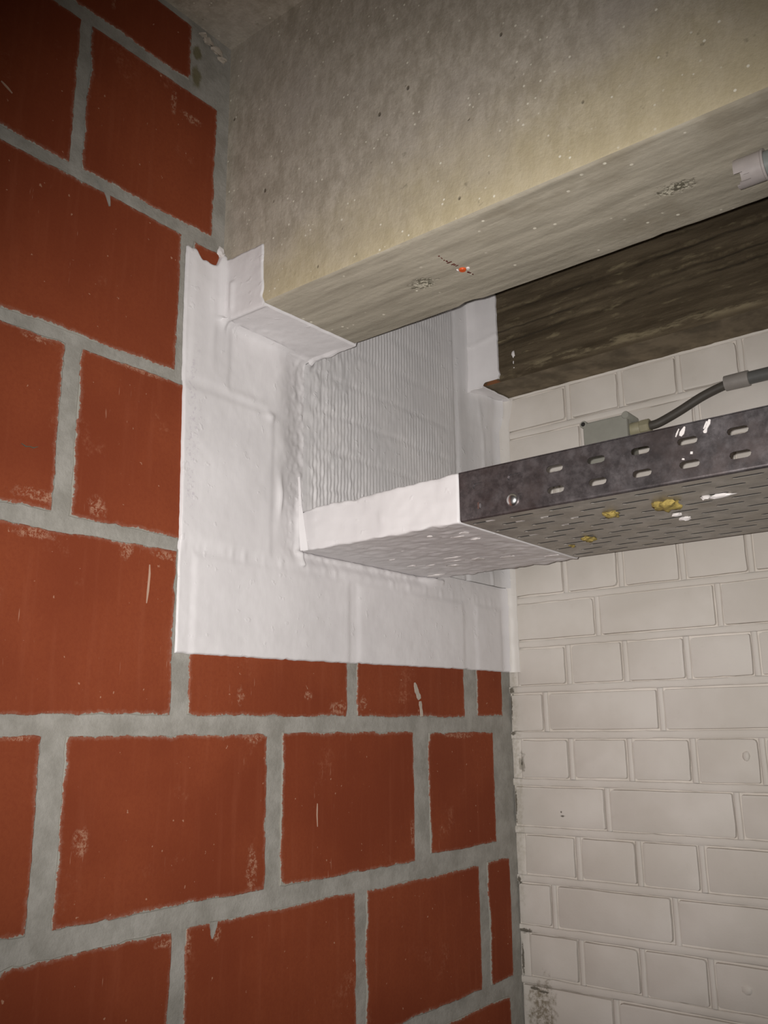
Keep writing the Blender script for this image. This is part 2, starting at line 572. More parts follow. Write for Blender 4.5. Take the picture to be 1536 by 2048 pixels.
def smear(name, pts, parent, mat, h=.0008, plane='x', base=0.0, w=None):
    """a thin ragged lick of stuff on a wall: pts = [(u, v, half width)] down its spine"""
    L, Rr = [], []
    for i, (u, q, hw) in enumerate(pts):
        a, b = pts[max(i - 1, 0)], pts[min(i + 1, len(pts) - 1)]
        d = Vector((b[0] - a[0], b[1] - a[1])); d.normalize()
        nx = Vector((-d.y, d.x))
        j = 1 + .35 * (R.random() - .5)
        L.append((u + nx.x * hw * j, q + nx.y * hw * j)); Rr.append((u - nx.x * hw * j, q - nx.y * hw * j))
    out = L + Rr[::-1]
    n = len(out)

    def P(u, q, d):
        return (d, u, q) if plane == 'x' else ((u, d, q) if plane == 'y' else (u, q, d))
    sg = 1 if plane == 'x' else -1
    v = [P(u, q, base + sg * h) for u, q in out] + [P(u, q, base - sg * .001) for u, q in out]
    f = [tuple(range(n))] + [(i, n + i, n + (i + 1) % n, (i + 1) % n) for i in range(n)]
    return mk(name, v, f, mat, parent, smooth=False)


SM = [([(-.2785, .058, .0008), (-.277, .054, .0026), (-.2755, .050, .0036), (-.274, .046, .0042), (-.2715, .042, .0040), (-.269, .038, .0044), (-.267, .034, .0030)], M_SMEAR),
      ([(-.2655, .031, .0018), (-.2650, .026, .0030), (-.2640, .021, .0024), (-.263, .016, .0030), (-.262, .009, .0026)], M_SMEAR),
      ([(-.8575, .6035, .007), (-.8545, .598, .0052), (-.852, .593, .0042), (-.850, .588, .0030), (-.848, .582, .0020), (-.8465, .576, .0006)], M_MORTAR),
      ([(-.6555, -.213, .006), (-.656, -.218, .0052), (-.6563, -.222, .0034), (-.657, -.226, .0020), (-.6573, -.230, .0005)], M_MORTAR),
      ([(-.7655, .170, .0005), (-.765, .160, .0011), (-.7655, .150, .0010), (-.766, .140, .0011), (-.767, .127, .0003)], M_SCRATCH),
      ([(-.49, -.10, .0004), (-.4903, -.107, .0009), (-.4905, -.114, .0008), (-.4895, -.128, .0003)], M_SCRATCH),
      ([(-.985, .655, .0004), (-.981, .653, .0011), (-.977, .651, .0011), (-.972, .648, .0004)], M_SCRATCH),
      ([(-.927, .2705, .0003), (-.922, .2685, .0006), (-.918, .2695, .0004), (-.914, .269, .0007), (-.909, .2715, .0003)], M_DIRT)]
for pts, mt in SM:
    smear('mortar_smear', pts, wl, mt, base=.0025)

# ------------------------------------------------------------------ right wall
wm = MB()
wm.box(-.0, XR, .003, .14, FLOOR, CEIL + .1)
ROWS = {}
q, z00 = .07586, .1305
GAP, GAPV = .0058, .0074
heads = {0: [.115, .215, .315, .416], -1: [.172, .370], 1: [.068, .2675], 2: [.110, .211, .311], 3: [.168, .368], 4: [.113, .213, .310],
         5: [.065, .264], 6: [.108, .207, .309], 7: [.160, .362], -2: [.118, .218, .320, .423], -6: [.143, .241, .342]}
bricks = []
for k in range(-6, 10):                       # row between bed joint k (above) and k+1 (below)
    zt, zb = z00 - k * q, z00 - (k + 1) * q
    hdr = (k % 2 == 0)
    hs = list(heads.get(k, []))
    if not hs:
        hs = [.113 + R.uniform(-.003, .003)] if hdr else [(.068 if (k // 2) % 2 == 0 else .168) + R.uniform(-.003, .003)]
    p = .1 if hdr else .2
    while hs[-1] < 1.22:
        hs.append(hs[-1] + p + R.uniform(-.003, .003))
    ROWS[k] = (zt, zb, hs)
    xs = [.018 if hdr else .002] + hs
    for i in range(len(xs) - 1):
        a = xs[i] + (0 if i == 0 else GAP + R.uniform(-.0008, .001))
        b = xs[i + 1] - GAP - R.uniform(-.0008, .001)
        bricks.append((a, b, zb + GAPV + R.uniform(-.0010, .0014), zt - GAPV - R.uniform(-.0010, .0014)))


def rounded(a, b, c, d, sd):
    """outline of a hand-made brick face: 24 points, worn corners"""
    pts = []
    rc = [.002 + .004 * abs(n3(sd, k, 1, 1.7)) for k in range(4)]
    rc[int(sd * 7) % 4] += .003 if int(sd * 3) % 3 == 0 else 0
    cor = [(a, c, 1, 1, math.pi), (b, c, -1, 1, 1.5 * math.pi), (b, d, -1, -1, 0), (a, d, 1, -1, .5 * math.pi)]
    for k, (x, z, sx, sz, st) in enumerate(cor):
        r = rc[k]
        for t in range(3):
            an = st + t * math.pi / 4
            pts.append((x + sx * r + math.cos(an) * r, z + sz * r + math.sin(an) * r))
        x2, z2 = cor[(k + 1) % 4][0], cor[(k + 1) % 4][1]
        for t in (.3, .5, .7):
            pts.append((x + (x2 - x) * t, z + (z2 - z) * t))
    return [(x + n3(x, z, sd, 45) * .0010, z + n3(x + 5, z, sd, 45) * .0010) for x, z in pts]


def frame_y(cx, cz, tx, tz, fy):
    return lambda x, z: fy + tx * (x - cx) + tz * (z - cz)


wr = wm.build('wall_right', M_CREAM, smooth=False, origin=(0, 0, 0))
for i, (a, b, c, d) in enumerate(bricks):
    o = rounded(a, b, c, d, i * 1.37 + .2)
    n = len(o)
    cx, cz = (a + b) / 2, (c + d) / 2
    Y = frame_y(cx, cz, R.uniform(-.012, .012), R.uniform(-.016, .016), -.0022 - .0012 * R.random())

    def ins(x, z, t):
        hx, hz = (b - a) / 2, (d - c) / 2
        return cx + (x - cx) * (hx - t) / hx, cz + (z - cz) * (hz - t) / hz
    i1 = [ins(x, z, .0026) for x, z in o]
    i2 = [ins(x, z, .0009) for x, z in o]
    v = [(x, Y(x, z), z) for x, z in i1] + [(x, Y(x, z) + .0007, z) for x, z in i2] + [(x, .0045, z) for x, z in o]
    f = [tuple(range(n - 1, -1, -1))]
    for s_ in (0, n):
        for j in range(n):
            f.append((s_ + (j + 1) % n, s_ + n + (j + 1) % n, s_ + n + j, s_ + j))
    mk('brick', v, f, M_CREAM, wr, smooth=True, angle=50)

# the joints: beads of painted mortar a hair narrower than the gaps
jm = MB()


def bead(pu, half, horiz, sd):
    """pu = list of spine points (x, z)"""
    ring = []
    for x, z in pu:
        h = half * (1 + .12 * n3(x, z, sd, 40))
        y = -.0012 + .0005 * n3(x, z, sd + 3, 50)
        if horiz:
            ring.append([(x, .004, z - h), (x, y + .0009, z - h * .93), (x, y, z - h * .6), (x, y - .0003, z), (x, y, z + h * .6), (x, y + .0009, z + h * .93), (x, .004, z + h)])
        else:
            ring.append([(x + h, .004, z), (x + h * .93, y + .0009, z), (x + h * .6, y, z), (x, y - .0003, z), (x - h * .6, y, z), (x - h * .93, y + .0009, z), (x - h, .004, z)])
    v = [p_ for r_ in ring for p_ in r_]
    f = []
    for j in range(len(ring) - 1):
        for t in range(6):
            f.append((j * 7 + t, (j + 1) * 7 + t, (j + 1) * 7 + t + 1, j * 7 + t + 1))
    jm.add(v, f)


for k, (zt, zb, hs) in ROWS.items():
    bead([(x, zt + .0006 * n3(x, zt, 2, 14)) for x in lin(.0, 1.22, .012)], GAPV - .0014, True, k)
    for h in hs[:-1]:
        bead([(h + .0005 * n3(h, z, 8, 40), z) for z in lin(zb + .0062, zt - .0062, .012)], GAP - .0013, False, k + h)
    if k % 2 == 0:
        bead([(.009, z) for z in lin(zb + .0062, zt - .0062, .012)], .0088, False, k + .5)
jo = jm.build('mortar_joint', M_CREAM, wr, smooth=True, angle=60)
jo['kind'] = 'stuff'
tag(wr, 'right wall of small bricks painted cream white', 'wall', 'structure')
m = MB(); m.blob((.3885, -.0032, -.052), .0055, .0035, .007, 2, .2); m.build('paint_lump', M_CREAM, wr)
m = MB(); m.blob((.357, -.0032, -.363), .0075, .0022, .006, 2, .3, seed=3); m.build('paint_lump', M_CREAM, wr)
m = MB()
for i, (y, z, a) in enumerate(((-.715, .889, .008), (-.700, .884, .009), (-.690, .876, .006), (-.724, .893, .005))):
    m.blob((.002, y, z), .004, a, a * .5, 2, .8, seed=i * 1.7)
ml = m.build('mortar_lump', M_SMEAR, wl)
ml['kind'] = 'stuff'

# ------------------------------------------------------------------ ceiling, floor
m = MB(); m.box(-.14, XR, YN, .14, CEIL, CEIL + .12)
tag(m.build('ceiling', M_CONC, smooth=False, origin=(0, 0, CEIL)), 'bare concrete ceiling slab above the beams', 'ceiling', 'structure')
m = MB(); m.box(-.14, XR, YN, .14, FLOOR - .1, FLOOR)
tag(m.build('floor', M_FLOOR, smooth=False, origin=(0, 0, FLOOR)), 'bare concrete cellar floor below the picture', 'floor', 'structure')

# ------------------------------------------------------------------ front beam
def beam(y0, y1, zb, x0, x1, sd, step=.012):
    """cross-section strip by strip; returns front, soffit, back meshes with ragged arrises"""
    xs = lin(x0, 1.1, step) + [1.5, x1]

    def ea(x, s):      # raggedness of an arris
        return .0011 * fr(x, s, sd, 38, 3) + max(0, n3(x, s, sd, 26) - .45) * .012
    fm, sm, bm_ = MB(), MB(), MB()
    rows = []
    for x in xs:
        e1, e2 = ea(x, 1.3), abs(ea(x, 7.7))
        bend = .0012 * n3(x, 3, sd, 5) * sst(.10, .16, x)
        if .255 < x < .285:
            e2 += .004
        fr_ = [(x, y0, CEIL + .01), (x, y0 + bend, (CEIL + zb) / 2 + .1), (x, y0 + bend, zb + .03), (x, y0, zb + .0045)]
        ed = [(x, y0 + .0006, zb + .0022), (x, y0 + .0022 + e1, zb + .0006)]
        so = [(x, y0 + .0050 + e1, zb), (x, (y0 + y1) / 2, zb + bend), (x, y1 - .004 - e2, zb + .0)]
        bk = [(x, y1 - .0012 - e2, zb + .0007), (x, y1 - e2 * .3, zb + .004 + e2), (x, y1, zb + .03), (x, y1, CEIL + .01)]
        rows.append((fr_ + [ed[0]], [ed[0], ed[1]] + so + [bk[0]], bk))

    def strip(mb, k):
        r = [q_[k] for q_ in rows]
        n = len(r[0])
        mb.add([p_ for q_ in r for p_ in q_], [(i * n + j, i * n + j + 1, (i + 1) * n + j + 1, (i + 1) * n + j) for i in range(len(r) - 1) for j in range(n - 1)])
    strip(fm, 0); strip(sm, 1); strip(bm_, 2)
    return fm, sm, bm_


b1 = empty('concrete_beam', (1.2, (B1F + B1B) / 2, B1Z))
tag(b1, 'pale grey concrete beam spanning the top, with deep front face and streaked underside', 'beam', 'thing')
fm, sm, bk = beam(B1F, B1B, B1Z, -.055, XR, 1.0)
fm.add(bk.v, bk.f)
fm.build('beam_side', M_CONC, b1, angle=45)
sm.build('underside', M_SOFF, b1, angle=45)
mk_pts = MB()
for (x, y, rx, ry) in ((.3068, -.6275, .0015, .0012), (.3062, -.6165, .0012, .001), (.3075, -.609, .004, .0012), (.3085, -.603, .003, .0012), (.3102, -.5975, .0025, .0009), (.3065, -.622, .0008, .002), (.3072, -.613, .0012, .002), (.3093, -.6005, .0022, .0011), (.3128, -.574, .0013, .002), (.3120, -.5765, .0016, .0028), (.3135, -.570, .001, .0022)):
    mk_pts.blob((x, y, B1Z - .0002), rx, ry, .0006, 1, .5, seed=x * 90 + y * 50)
r_ = mk_pts.build('marker_line', M_PENCIL, b1)
r_['label'] = 'broken dark red marker line on the underside'
r_['kind'] = 'stuff'

# orange wall plug
m = MB(); m.tube([(.3108, -.5869, B1Z + .010), (.3108, -.5869, B1Z - .0012), (.3108, -.5869, B1Z - .0022)], [.0042, .0042, .0036], 14)
wp = empty('wall_plug', (.3108, -.5869, B1Z))
m.build('plug_sleeve', M_ORANGE, wp)
m = MB(); m.tube([(.3172, -.5855, B1Z + .002), (.3172, -.5855, B1Z - .0016)], [.0026, .0020], 10)
m.blob((.3055, -.5885, B1Z), .0014, .003, .0015, 1, .3)
m.build('chipped_rim', M_WHITE, wp)
tag(wp, 'small orange plastic wall plug set in the underside of the pale beam', 'wall plug', 'thing')

# ------------------------------------------------------------------ rear beam, board-marked and dark
b2 = empty('concrete_beam', (1.2, B2F / 2, B2Z))
tag(b2, 'dark brown rough concrete beam against the cream wall, behind the pale beam', 'beam', 'thing')


def face2(x, z):
    h = .0022 * noise.fractal(Vector((x * 7, 3, z * 70)), 1.0, 2.0, 4)
    h += .0016 * noise.fractal(Vector((x * 40, 9, z * 60)), 1.0, 2.0, 3)
    for zc, a, w in ((.640, .004, .005), (.662, .0035, .004), (.705, .004, .006), (.76, .004, .005)):
        zz = zc + .10 * 0 + .004 * n3(x, zc, 1, 6)
        h += a * math.exp(-((z - zz) / w) ** 2) * (.5 + .5 * n3(x, zc, 7, 9))
    h *= sst(.058, .085, x)
    lip = sst(.058, .085, x) * max(0, n3(x, 0, 4, 11) + .25) * .008 * math.exp(-((z - B2Z - .012) / .007) ** 2)
    y = B2F - h - lip
    z2 = z
    if z < B2Z + .004:
        y += .004 - (z - B2Z)
    return (x, y, z2)


m = MB()
xs2 = lin(-.05, 1.1, .008) + [1.5, XR]
g = grid(xs2, lin(B2Z, CEIL + .01, .006), face2)
m.add(*g)
m.build('beam_side', M_DARK, b2, angle=70)


def under2(x, t):
    y = B2F + .004 + (0.02 - B2F) * t
    return (x, y if t > 0 else face2(x, B2Z)[1], B2Z + (0 if t == 0 else .0015 * fr(x, y, 2, 30, 3) * sst(.05, .09, x)))


M_DARK2 = plain('dark_beam_soffit', (.235, .19, .13), .9, var=.45, sc=30, bump=.4, spec=.15)
m = MB(); m.add(*grid(xs2, [0, .03, .15, .3, .45, .6, .8, 1.0], under2))
m.f = [tuple(reversed(q_)) for q_ in m.f]
m.build('underside', M_DARK2, b2, angle=70)
m = MB(); m.blob((.0875, B2F - .0025, .6255), .0032, .0022, .0060, 2, .5, seed=1); m.blob((.0865, B2F - .0012, .611), .0010, .0015, .0035, 1, .4, seed=5); m.blob((.0872, B2F - .0012, .601), .0012, .0015, .0015, 1, .4, seed=2)
m.build('paint_speck', M_WHITE, b2)

# ------------------------------------------------------------------ fire-stop seal on the left wall
fs = empty('firestop_seal', (0, -.4, .3))
tag(fs, 'white fire-stop coating and corrugated panel sealing the opening in the red wall', 'fire seal', 'thing')
PB = -.513                                     # where the corrugated panel starts


def blockmask(y, z):
    b = 0.0
    for (y0, y1, z0, z1) in BLOCKS:
        d = min(y - y0, y1 - y, z - z0, z1 - z)
        if d > -.006:
            b = max(b, sst(-.006, .005, d))
    return b


def hcoat(y, z):
    """how far the coated wall stands out of the block wall's mortar plane"""
    h = .0040 + .0018 * blockmask(y, z)
    h += .0005 * fr(y, z, 0, 45, 3)
    # drips along the bed joint under the coated block
    dr = math.exp(-((z - .200) / .008) ** 2)
    h += dr * .0022 * max(0, n3(y, 0, 2, 95))
    # opening in the blocks, filled flush and dished towards the panel
    if z > .2 and y > -.59:
        k = sst(-.578, PB, y) * sst(.200, .225, z) * sst(-.215, -.26, y)
        h += k * (-.0115 + .0016 * fr(y, z, 3, 60, 3))
        if y > PB - .05:
            h += .0012 * k * max(0, n3(y, z, 6, 130)) * 2
    # bulges of filler
    for (cy, cz, ry, rz, a) in ((-.5665, .288, .0045, .022, .0055), (-.690, .52, .006, .09, .0015), (-.56, .36, .02, .012, .002), (-.63, .405, .03, .006, .0025), (-.588, .392, .008, .006, .003)):
        h += a * math.exp(-((y - cy) / ry) ** 2 - ((z - cz) / rz) ** 2)
    # fillets against the beam, the tray wrap and the corner
    if z > B1Z - .004:
        h = max(h, .002) + fil(max(0, B1F - .002 - y), .015)
    if y < B1B and z < B1Z:
        if y > B1F:
            h += fil(B1Z - z, .014)
        else:
            h += .010 * math.exp(-(math.hypot(y - B1F, z - B1Z) / .010) ** 2)
    if z < .222 and -.53 < y < -.2:
        h += fil(.2215 - z, .012)
    if y < -.519 and .2 < z < .32:
        h += fil(-.519 - y, .016 * sst(.325, .27, z) + .0001) if z > .2 else 0
    h += fil(-y, .028)
    return h


def ytop(y):                                   # ragged upper edge of the coat, dipping at the red sliver
    base = .5775
    if y > -.722:
        base = .5775 - .010 * sst(-.722, -.712, y) * sst(-.682, -.690, y) + .008 * sst(-.686, -.680, y)
    return base + .0022 * fr(y, 1, 1, 120, 3)


def yleft(z):
    return -.7345 + .009 * sst(.577, .08, z) + .0007 * fr(z, 2, 2, 60, 3)


def zbot(y):
    return .0758 + .0085 * sst(-.73, 0, y) + .0009 * fr(y, 4, 4, 55, 3) + .003 * max(0, n3(y, 2, 5, 70) - .3)


def coat_pt(u, w):
    y, z = u, w
    y = y + (yleft(z) + .7345) * sst(-.70, -.7345, u)
    z = z + (zbot(y) - .0758) * sst(.12, .0758, w)
    if w > .555:
        z = z + (ytop(y) - .5775) * sst(.555, .5775, w)
    h = hcoat(y, z)
    ed = min(u + .7345, w - .0758) if w < .5 else min(u + .7345, .5775 - w)
    if ed < 1e-6:
        h = .0006 if blockmask(y, z) < .1 else .0020
    elif ed < .0016:
        h = h - .0006
    return (h, y, z)


ys = [-.7345, -.7335] + lin(-.7325, B1F - .0028, .0022) + lin(B1F, -.5182, .0026) + [-.5155, PB]
zs = [.0758, .0768] + lin(.078, .2, .0026) + lin(.2022, .2226, .0026) + [.2260, .2295] + lin(.232, .2788, .0026) + lin(.2814, B1Z - .0028, .0026) + lin(B1Z + .0010, .5765, .0026) + [.5775]
v, f = grid(ys, zs, coat_pt, lambda y, z: (z < B1Z - .0028 or y < B1F - .002) and not (y > -.5182 and .2226 < z < .2788))
m = MB(); m.add(v, [q_ for q_ in f])
ys2 = lin(PB, -.2137, .0035) + lin(-.2105, -.0082, .0035)
v, f = grid(ys2, [z for z in zs if z < .2296], coat_pt, lambda y, z: not (y < -.2137 and z > .2226))
m.add(v, f)
m.build('wall_coat', M_COAT, fs, angle=80)


def panel_pt(y, z):
    h = -.0075 * sst(-.03, -.10, y)
    if y > -.26:
        a_ = sst(.32, .24, z) * sst(-.26, -.215, y)
        h = h * (1 - a_) + .0058 * a_
    k = sst(PB - .001, PB + .022, y)
    e = sst(-.10, -.19, y)                    # corrugation dies out towards the corner
    ph = (y + .0018 * n3(y, z, 1, 9)) / .0074 * 2 * math.pi
    vis = max(0, .6 + .75 * n3(y, z, 5, 11))
    rib = .00045 * math.sin(ph) * vis * e * k * sst(.255, .285, z)
    sq = .0013 * fr(y, z, 6, 75, 4) * (.35 + .8 * sst(-.33, -.5, y)) * (1 if y < -.12 else .5)
    sq += .0016 * max(0, n3(y, z * .6, 14, 110) - .35) * (.4 + sst(-.3, -.5, y))
    cz = (z - .24 + .004 * n3(y, 2, 3, 12)) % .056
    cr = -.0009 * math.exp(-((cz - .028) / .0035) ** 2) * e
    h += rib + sq + cr
    # upright edge of the panel, then the smooth filler up to the corner
    h += .0018 * sst(-.130, -.118, y) - .0012 * math.exp(-((y + .132) / .004) ** 2)
    h = h * k + (1 - k) * hcoat(PB, z)
    if z > B2Z - .012:
        t = sst(B2Z - .02, B2Z + .03, z)
        h += (fil(max(0, B2F - .002 - y), .016) + .009 * sst(-.125, -.095, y) * .3) * t
    if z < B2Z + .02:
        h += fil(-y, .030) * (1 if z < B2Z else sst(B2Z + .02, B2Z, z))
        t = math.exp(-((z - (B2Z - .02)) / .03) ** 2)
        h += .006 * t * sst(-.105, -.07, y)
        # trowel ridges beside the corner
        h += .0016 * math.exp(-((y + .055 + .25 * max(0, z - .5)) / .004) ** 2) * sst(.58, .54, z) * (1 + n3(y, z, 2, 40))
    if z < .295:
        pass
    return (h, y, z)


ys = lin(PB, -.2137, .0012) + lin(-.2125, -.12, .0012) + lin(-.1175, -.0088, .0028)
zsP = lin(.2295, .2788, .0036) + lin(.2824, B1Z - .003, .0036) + lin(B1Z + .001, B2Z - .0045, .0055) + lin(B2Z + .001, CEIL - .001, .006)
v, f = grid(ys, zsP, panel_pt, lambda y, z: not (y < -.2137 and z < .2788) and not (z > B1Z - .003 and y < B1B + .0025) and not (z > B2Z - .0045 and y > B2F - .0075))
m = MB(); m.add(v, f)
m.build('corrugated_panel', M_PANEL, fs, angle=80)


# coat on the front beam: face, then underside
def bf(x, z):
    zt_ = .5775 + .002 * fr(x, 3, 1, 60, 2)
    xr = .0755 + .0035 * sst(.54, .50, z) - .004 * math.exp(-((z - .508) / .006) ** 2) + .0007 * fr(z, 1, 8, 70, 3)
    x2 = .0044 + (xr - .0044) * (x - .0044) / .0712
    z2 = B1Z - .003 + (zt_ - B1Z + .003) * (z - B1Z + .003) / (.0795)
    t = .0022 + .0004 * fr(x2, z2, 2, 60, 3) + fil(x2, .015)
    t += .0045 * math.exp(-((x2 - .021) / .004) ** 2) * sst(.548, .542, z2) * sst(.50, .512, z2) * .6
    if x > .0752 or z > .5758:
        t = .0001
    if z2 < B1Z:
        t += (z2 - B1Z) * .3
    return (x2, B1F - t, z2)


m = MB()
v, f = grid(lin(.0044, .0745, .002) + [.0753, .0756], lin(B1Z - .003, .5757, .002) + [.5763, .5765], bf)
m.add(v, [tuple(reversed(q_)) for q_ in f])


def bu(x, y):
    xr = .0795 + .007 * (y - B1F) / (B1B - B1F) + .0009 * fr(y, 7, 1, 55, 3)
    x2 = .0042 + (xr - .0042) * (x - .0042) / .0753
    t = .0024 + .0006 * fr(x2, y, 5, 45, 3) + fil(x2 + .002, .015)
    t += .0022 * max(0, n3(x2, y, 8, 80) - .1) * sst(.04, .012, x2)
    if y < B1F + .004:
        t += .0024 * math.exp(-((y - B1F) / .003) ** 2)
    if y > B1B - .006:
        t += .003 * (1 + n3(x2, y, 3, 70)) * sst(.085, .01, x2)
    if x > .079:
        t = .0001
    y2 = y + (.0015 * n3(x2, 3, 9, 60) if y > B1B - .004 else 0)
    return (x2, y2, B1Z - t)


v, f = grid(lin(.0042, .0785, .0022) + [.0791, .0795], lin(B1F - .003, B1B + .001, .0026), bu)
m.add(v, [tuple(reversed(q_)) for q_ in f])
nv = len(lin(B1F - .003, B1B + .001, .0026)); nu = len(v) // nv
edge = v[-nu:]
m.add([(a, b, c) for a, b, c in edge] + [(a, b + .0015, B1Z + .004) for a, b, c in edge], [(i + 1, i, nu + i, nu + i + 1) for i in range(nu - 1)])
m.build('beam_coat', M_COAT, fs, angle=80)


# coat on the rear beam
def b2f(x, z):
    xr = .0565 + .0012 * fr(z, 3, 3, 75, 3) + .0016 * math.exp(-((z - .598) / .006) ** 2) + .002 * max(0, n3(z, 1, 2, 130)) * sst(.70, .66, z)
    x2 = .0046 + (xr - .0046) * (x - .0046) / .052 if x > .0046 else x
    t = .0062 + .0005 * fr(x2, z, 1, 35, 3) + fil(x2, .016) - .002 * (x2 / .056)
    if abs(z - .672) < .02:
        t += .0012 * math.exp(-((z - .667 - .2 * (x2 - .03)) / .004) ** 2)
    if x > .0562:
        t = .0005
    if z < B2Z - .0038 and x2 < .026:
        z -= fil(max(x2, 0) + .003, .014) + .0012
        return (x2, B2F - t, z)
    return (x2, B2F - t, max(z, B2Z + .0035 * sst(.024, .031, x2)))


m = MB()
v, f = grid([-.006, -.002, .001, .003] + lin(.0046, .0548, .0028) + [.0562, .0566], lin(B2Z - .004, CEIL, .004), b2f)
m.add(v, [tuple(reversed(q_)) for q_ in f])


def b2u(x, y):
    t_ = (y - B2F) / -B2F
    xr = .0265 + .003 * t_ + .0016 * fr(y, 5, 2, 60, 3)
    x2 = .0 + xr * x / .03 if x > 0 else x
    if y < B2F - .0064:
        y -= fil(max(x2, .0047), .016) + .0006
    return (x2, y, B2Z - .004 - .0008 * fr(x2, y, 3, 50, 2) - fil(x2 + .003, .014) - fil(-y, .016) * .6 + (.0012 if x > .0297 else 0))


v, f = grid([-.006, -.002] + lin(0, .029, .0029) + [.0298, .03], lin(B2F - .0065, -.002, .004), b2u)
m.add(v, [tuple(reversed(q_)) for q_ in f])
m.build('rear_beam_coat', M_COAT, fs, angle=80)


# smooth filler strip down the corner, on the right wall
def cor(x, z):
    xr = .024 + .010 * sst(.52, .58, z) + .0009 * fr(z, 3, 1, 40, 3)
    x2 = .0082 + (xr - .0082) * (x - .0082) / .0158
    t = .0042 + fil(x2, .028) + .0004 * fr(x2, z, 2, 40, 3)
    if x > .0238:
        t = .0012
    return (x2, -t, z)


m = MB()
v, f = grid(lin(.0082, .023, .0016) + [.0236, .024], lin(.084, B2Z - .004, .005), cor)
m.add(v, [tuple(reversed(q_)) for q_ in f])
m.build('corner_fillet', mat_coat('cream_corner_filler', (.66, .625, .58), (.72, .685, .64)), fs, angle=80)
# loose lick of coating at the top of the sliver of red block
m = MB(); m.blob((.006, -.6835, .5885), .004, .0045, .0065, 2, .5, seed=4); m.blob((.006, -.679, .583), .004, .004, .005, 2, .4, seed=9)
m.build('coating_lump', M_WHITE, fs)
# a fin of filler where the wrap leaves the wall
m = MB()
fv = []
for i in range(9):
    t = i / 8
    z = .222 + (.322 - .222) * t
    w = .0040 * (1 - sst(.2, 1, t)) + .0004
    yc = -.5205 - .010 * t
    fv += [(.001, yc - w, z), (.000 + .006 * (1 - t), yc - w * .55, z), (.001 + .010 * (1 - t), yc, z), (.004, min(yc + w * .7, -.5184), z), (.0, min(yc + w, -.5184), z)]
m.add(fv, [(i * 5 + j, i * 5 + j + 1, (i + 1) * 5 + j + 1, (i + 1) * 5 + j) for i in range(8) for j in range(4)])
m.build('filler_fin', M_COAT, fs, angle=80)

# ------------------------------------------------------------------ cable tray
TY0, TY1, TZ0, TZ1, TX0, TX1 = -.517, -.2225, .2240, .2825, .2505, 1.9
tr = empty('cable_tray', (.9, (TY0 + TY1) / 2, TZ0))
tag(tr, 'perforated galvanised cable tray running into the fire-stop seal, its end coated white', 'cable tray', 'thing')


def slotted(u0, u1, v0, v1, slots, seg=4):
    """flat plate with obround holes; returns 2-D verts, triangles, hole test done by centroid"""
    pts, edges = [], []

    def loop(ps):
        b = len(pts)
        pts.extend(Vector(p_) for p_ in ps)
        n_ = len(ps)
        edges.extend((b + i, b + (i + 1) % n_) for i in range(n_))
    loop([(u0, v0), (u1, v0), (u1, v1), (u0, v1)])
    for (cu, cv, L, H) in slots:
        r = H / 2
        ps = []
        for sgn, c0 in ((1, cu + L / 2 - r), (-1, cu - L / 2 + r)):
            for t in range(seg + 1):
                a = -math.pi / 2 + math.pi * t / seg + (0 if sgn > 0 else math.pi)
                ps.append((c0 + r * math.cos(a), cv + r * math.sin(a)))
        loop(ps)
    vv, ee, ff, *_ = delaunay_2d_cdt(pts, edges, [], 0, 1e-6)
    out = []
    for t in ff:
        c = sum((vv[i] for i in t), Vector((0, 0))) / len(t)
        if not any(abs(c.x - cu) < L / 2 - 1e-5 and abs(c.y - cv) < H / 2 - 1e-5 and (abs(c.x - cu) <= L / 2 - H / 2 or math.hypot(abs(c.x - cu) - (L / 2 - H / 2), c.y - cv) < H / 2 - 1e-6) for cu, cv, L, H in slots):
            out.append(tuple(t))
    return vv, out


def plate(mb, vv, tris, place, th):
    """give the 2-D plate a thickness; place(u, v, depth) -> xyz"""
    n = len(vv)
    V = [place(p_.x, p_.y, 0) for p_ in vv] + [place(p_.x, p_.y, th) for p_ in vv]
    F = list(tris) + [tuple(n + i for i in reversed(t)) for t in tris]
    cnt = {}
    for t in tris:
        for i in range(len(t)):
            a, b = t[i], t[(i + 1) % len(t)]
            cnt[(a, b)] = 1
    for (a, b) in cnt:
        if (b, a) not in cnt:
            F.append((b, a, n + a, n + b))
    mb.add(V, F)


side_slots = []
for i in range(-2, 24):
    x = .4245 + .0490 * i
    for z in (.2650, .2410):
        side_slots.append((x, z, .0205, .0075))
vv, tt = slotted(TX0, TX1, TZ0 + .003, TZ1, [s_ for s_ in side_slots if s_[0] > TX0 + .012] + [(.2775, .2632, .016, .0075), (.2775, .2392, .006, .0075)])


def rail(y, sg, nm):
    mb = MB()
    plate(mb, vv, tt, lambda u, w, d: (u, y + sg * d, w), .0012)
    # rounded fold into the bottom, and the folded top lip
    prof = [(y + sg * (.003 - .003 * math.cos(a)), TZ0 + .003 - .003 * math.sin(a)) for a in (i * math.pi / 10 for i in range(6))]
    mb.add([(x, a, b) for x in (TX0, TX1) for a, b in prof], [(i, i + 1, 6 + i + 1, 6 + i) for i in range(5)])
    mb.box(TX0, TX1, min(y, y + sg * .0022), max(y, y + sg * .0022), TZ1 - .0004, TZ1 + .0010)
    return mb.build(nm, M_GALV, tr, smooth=True, angle=30)


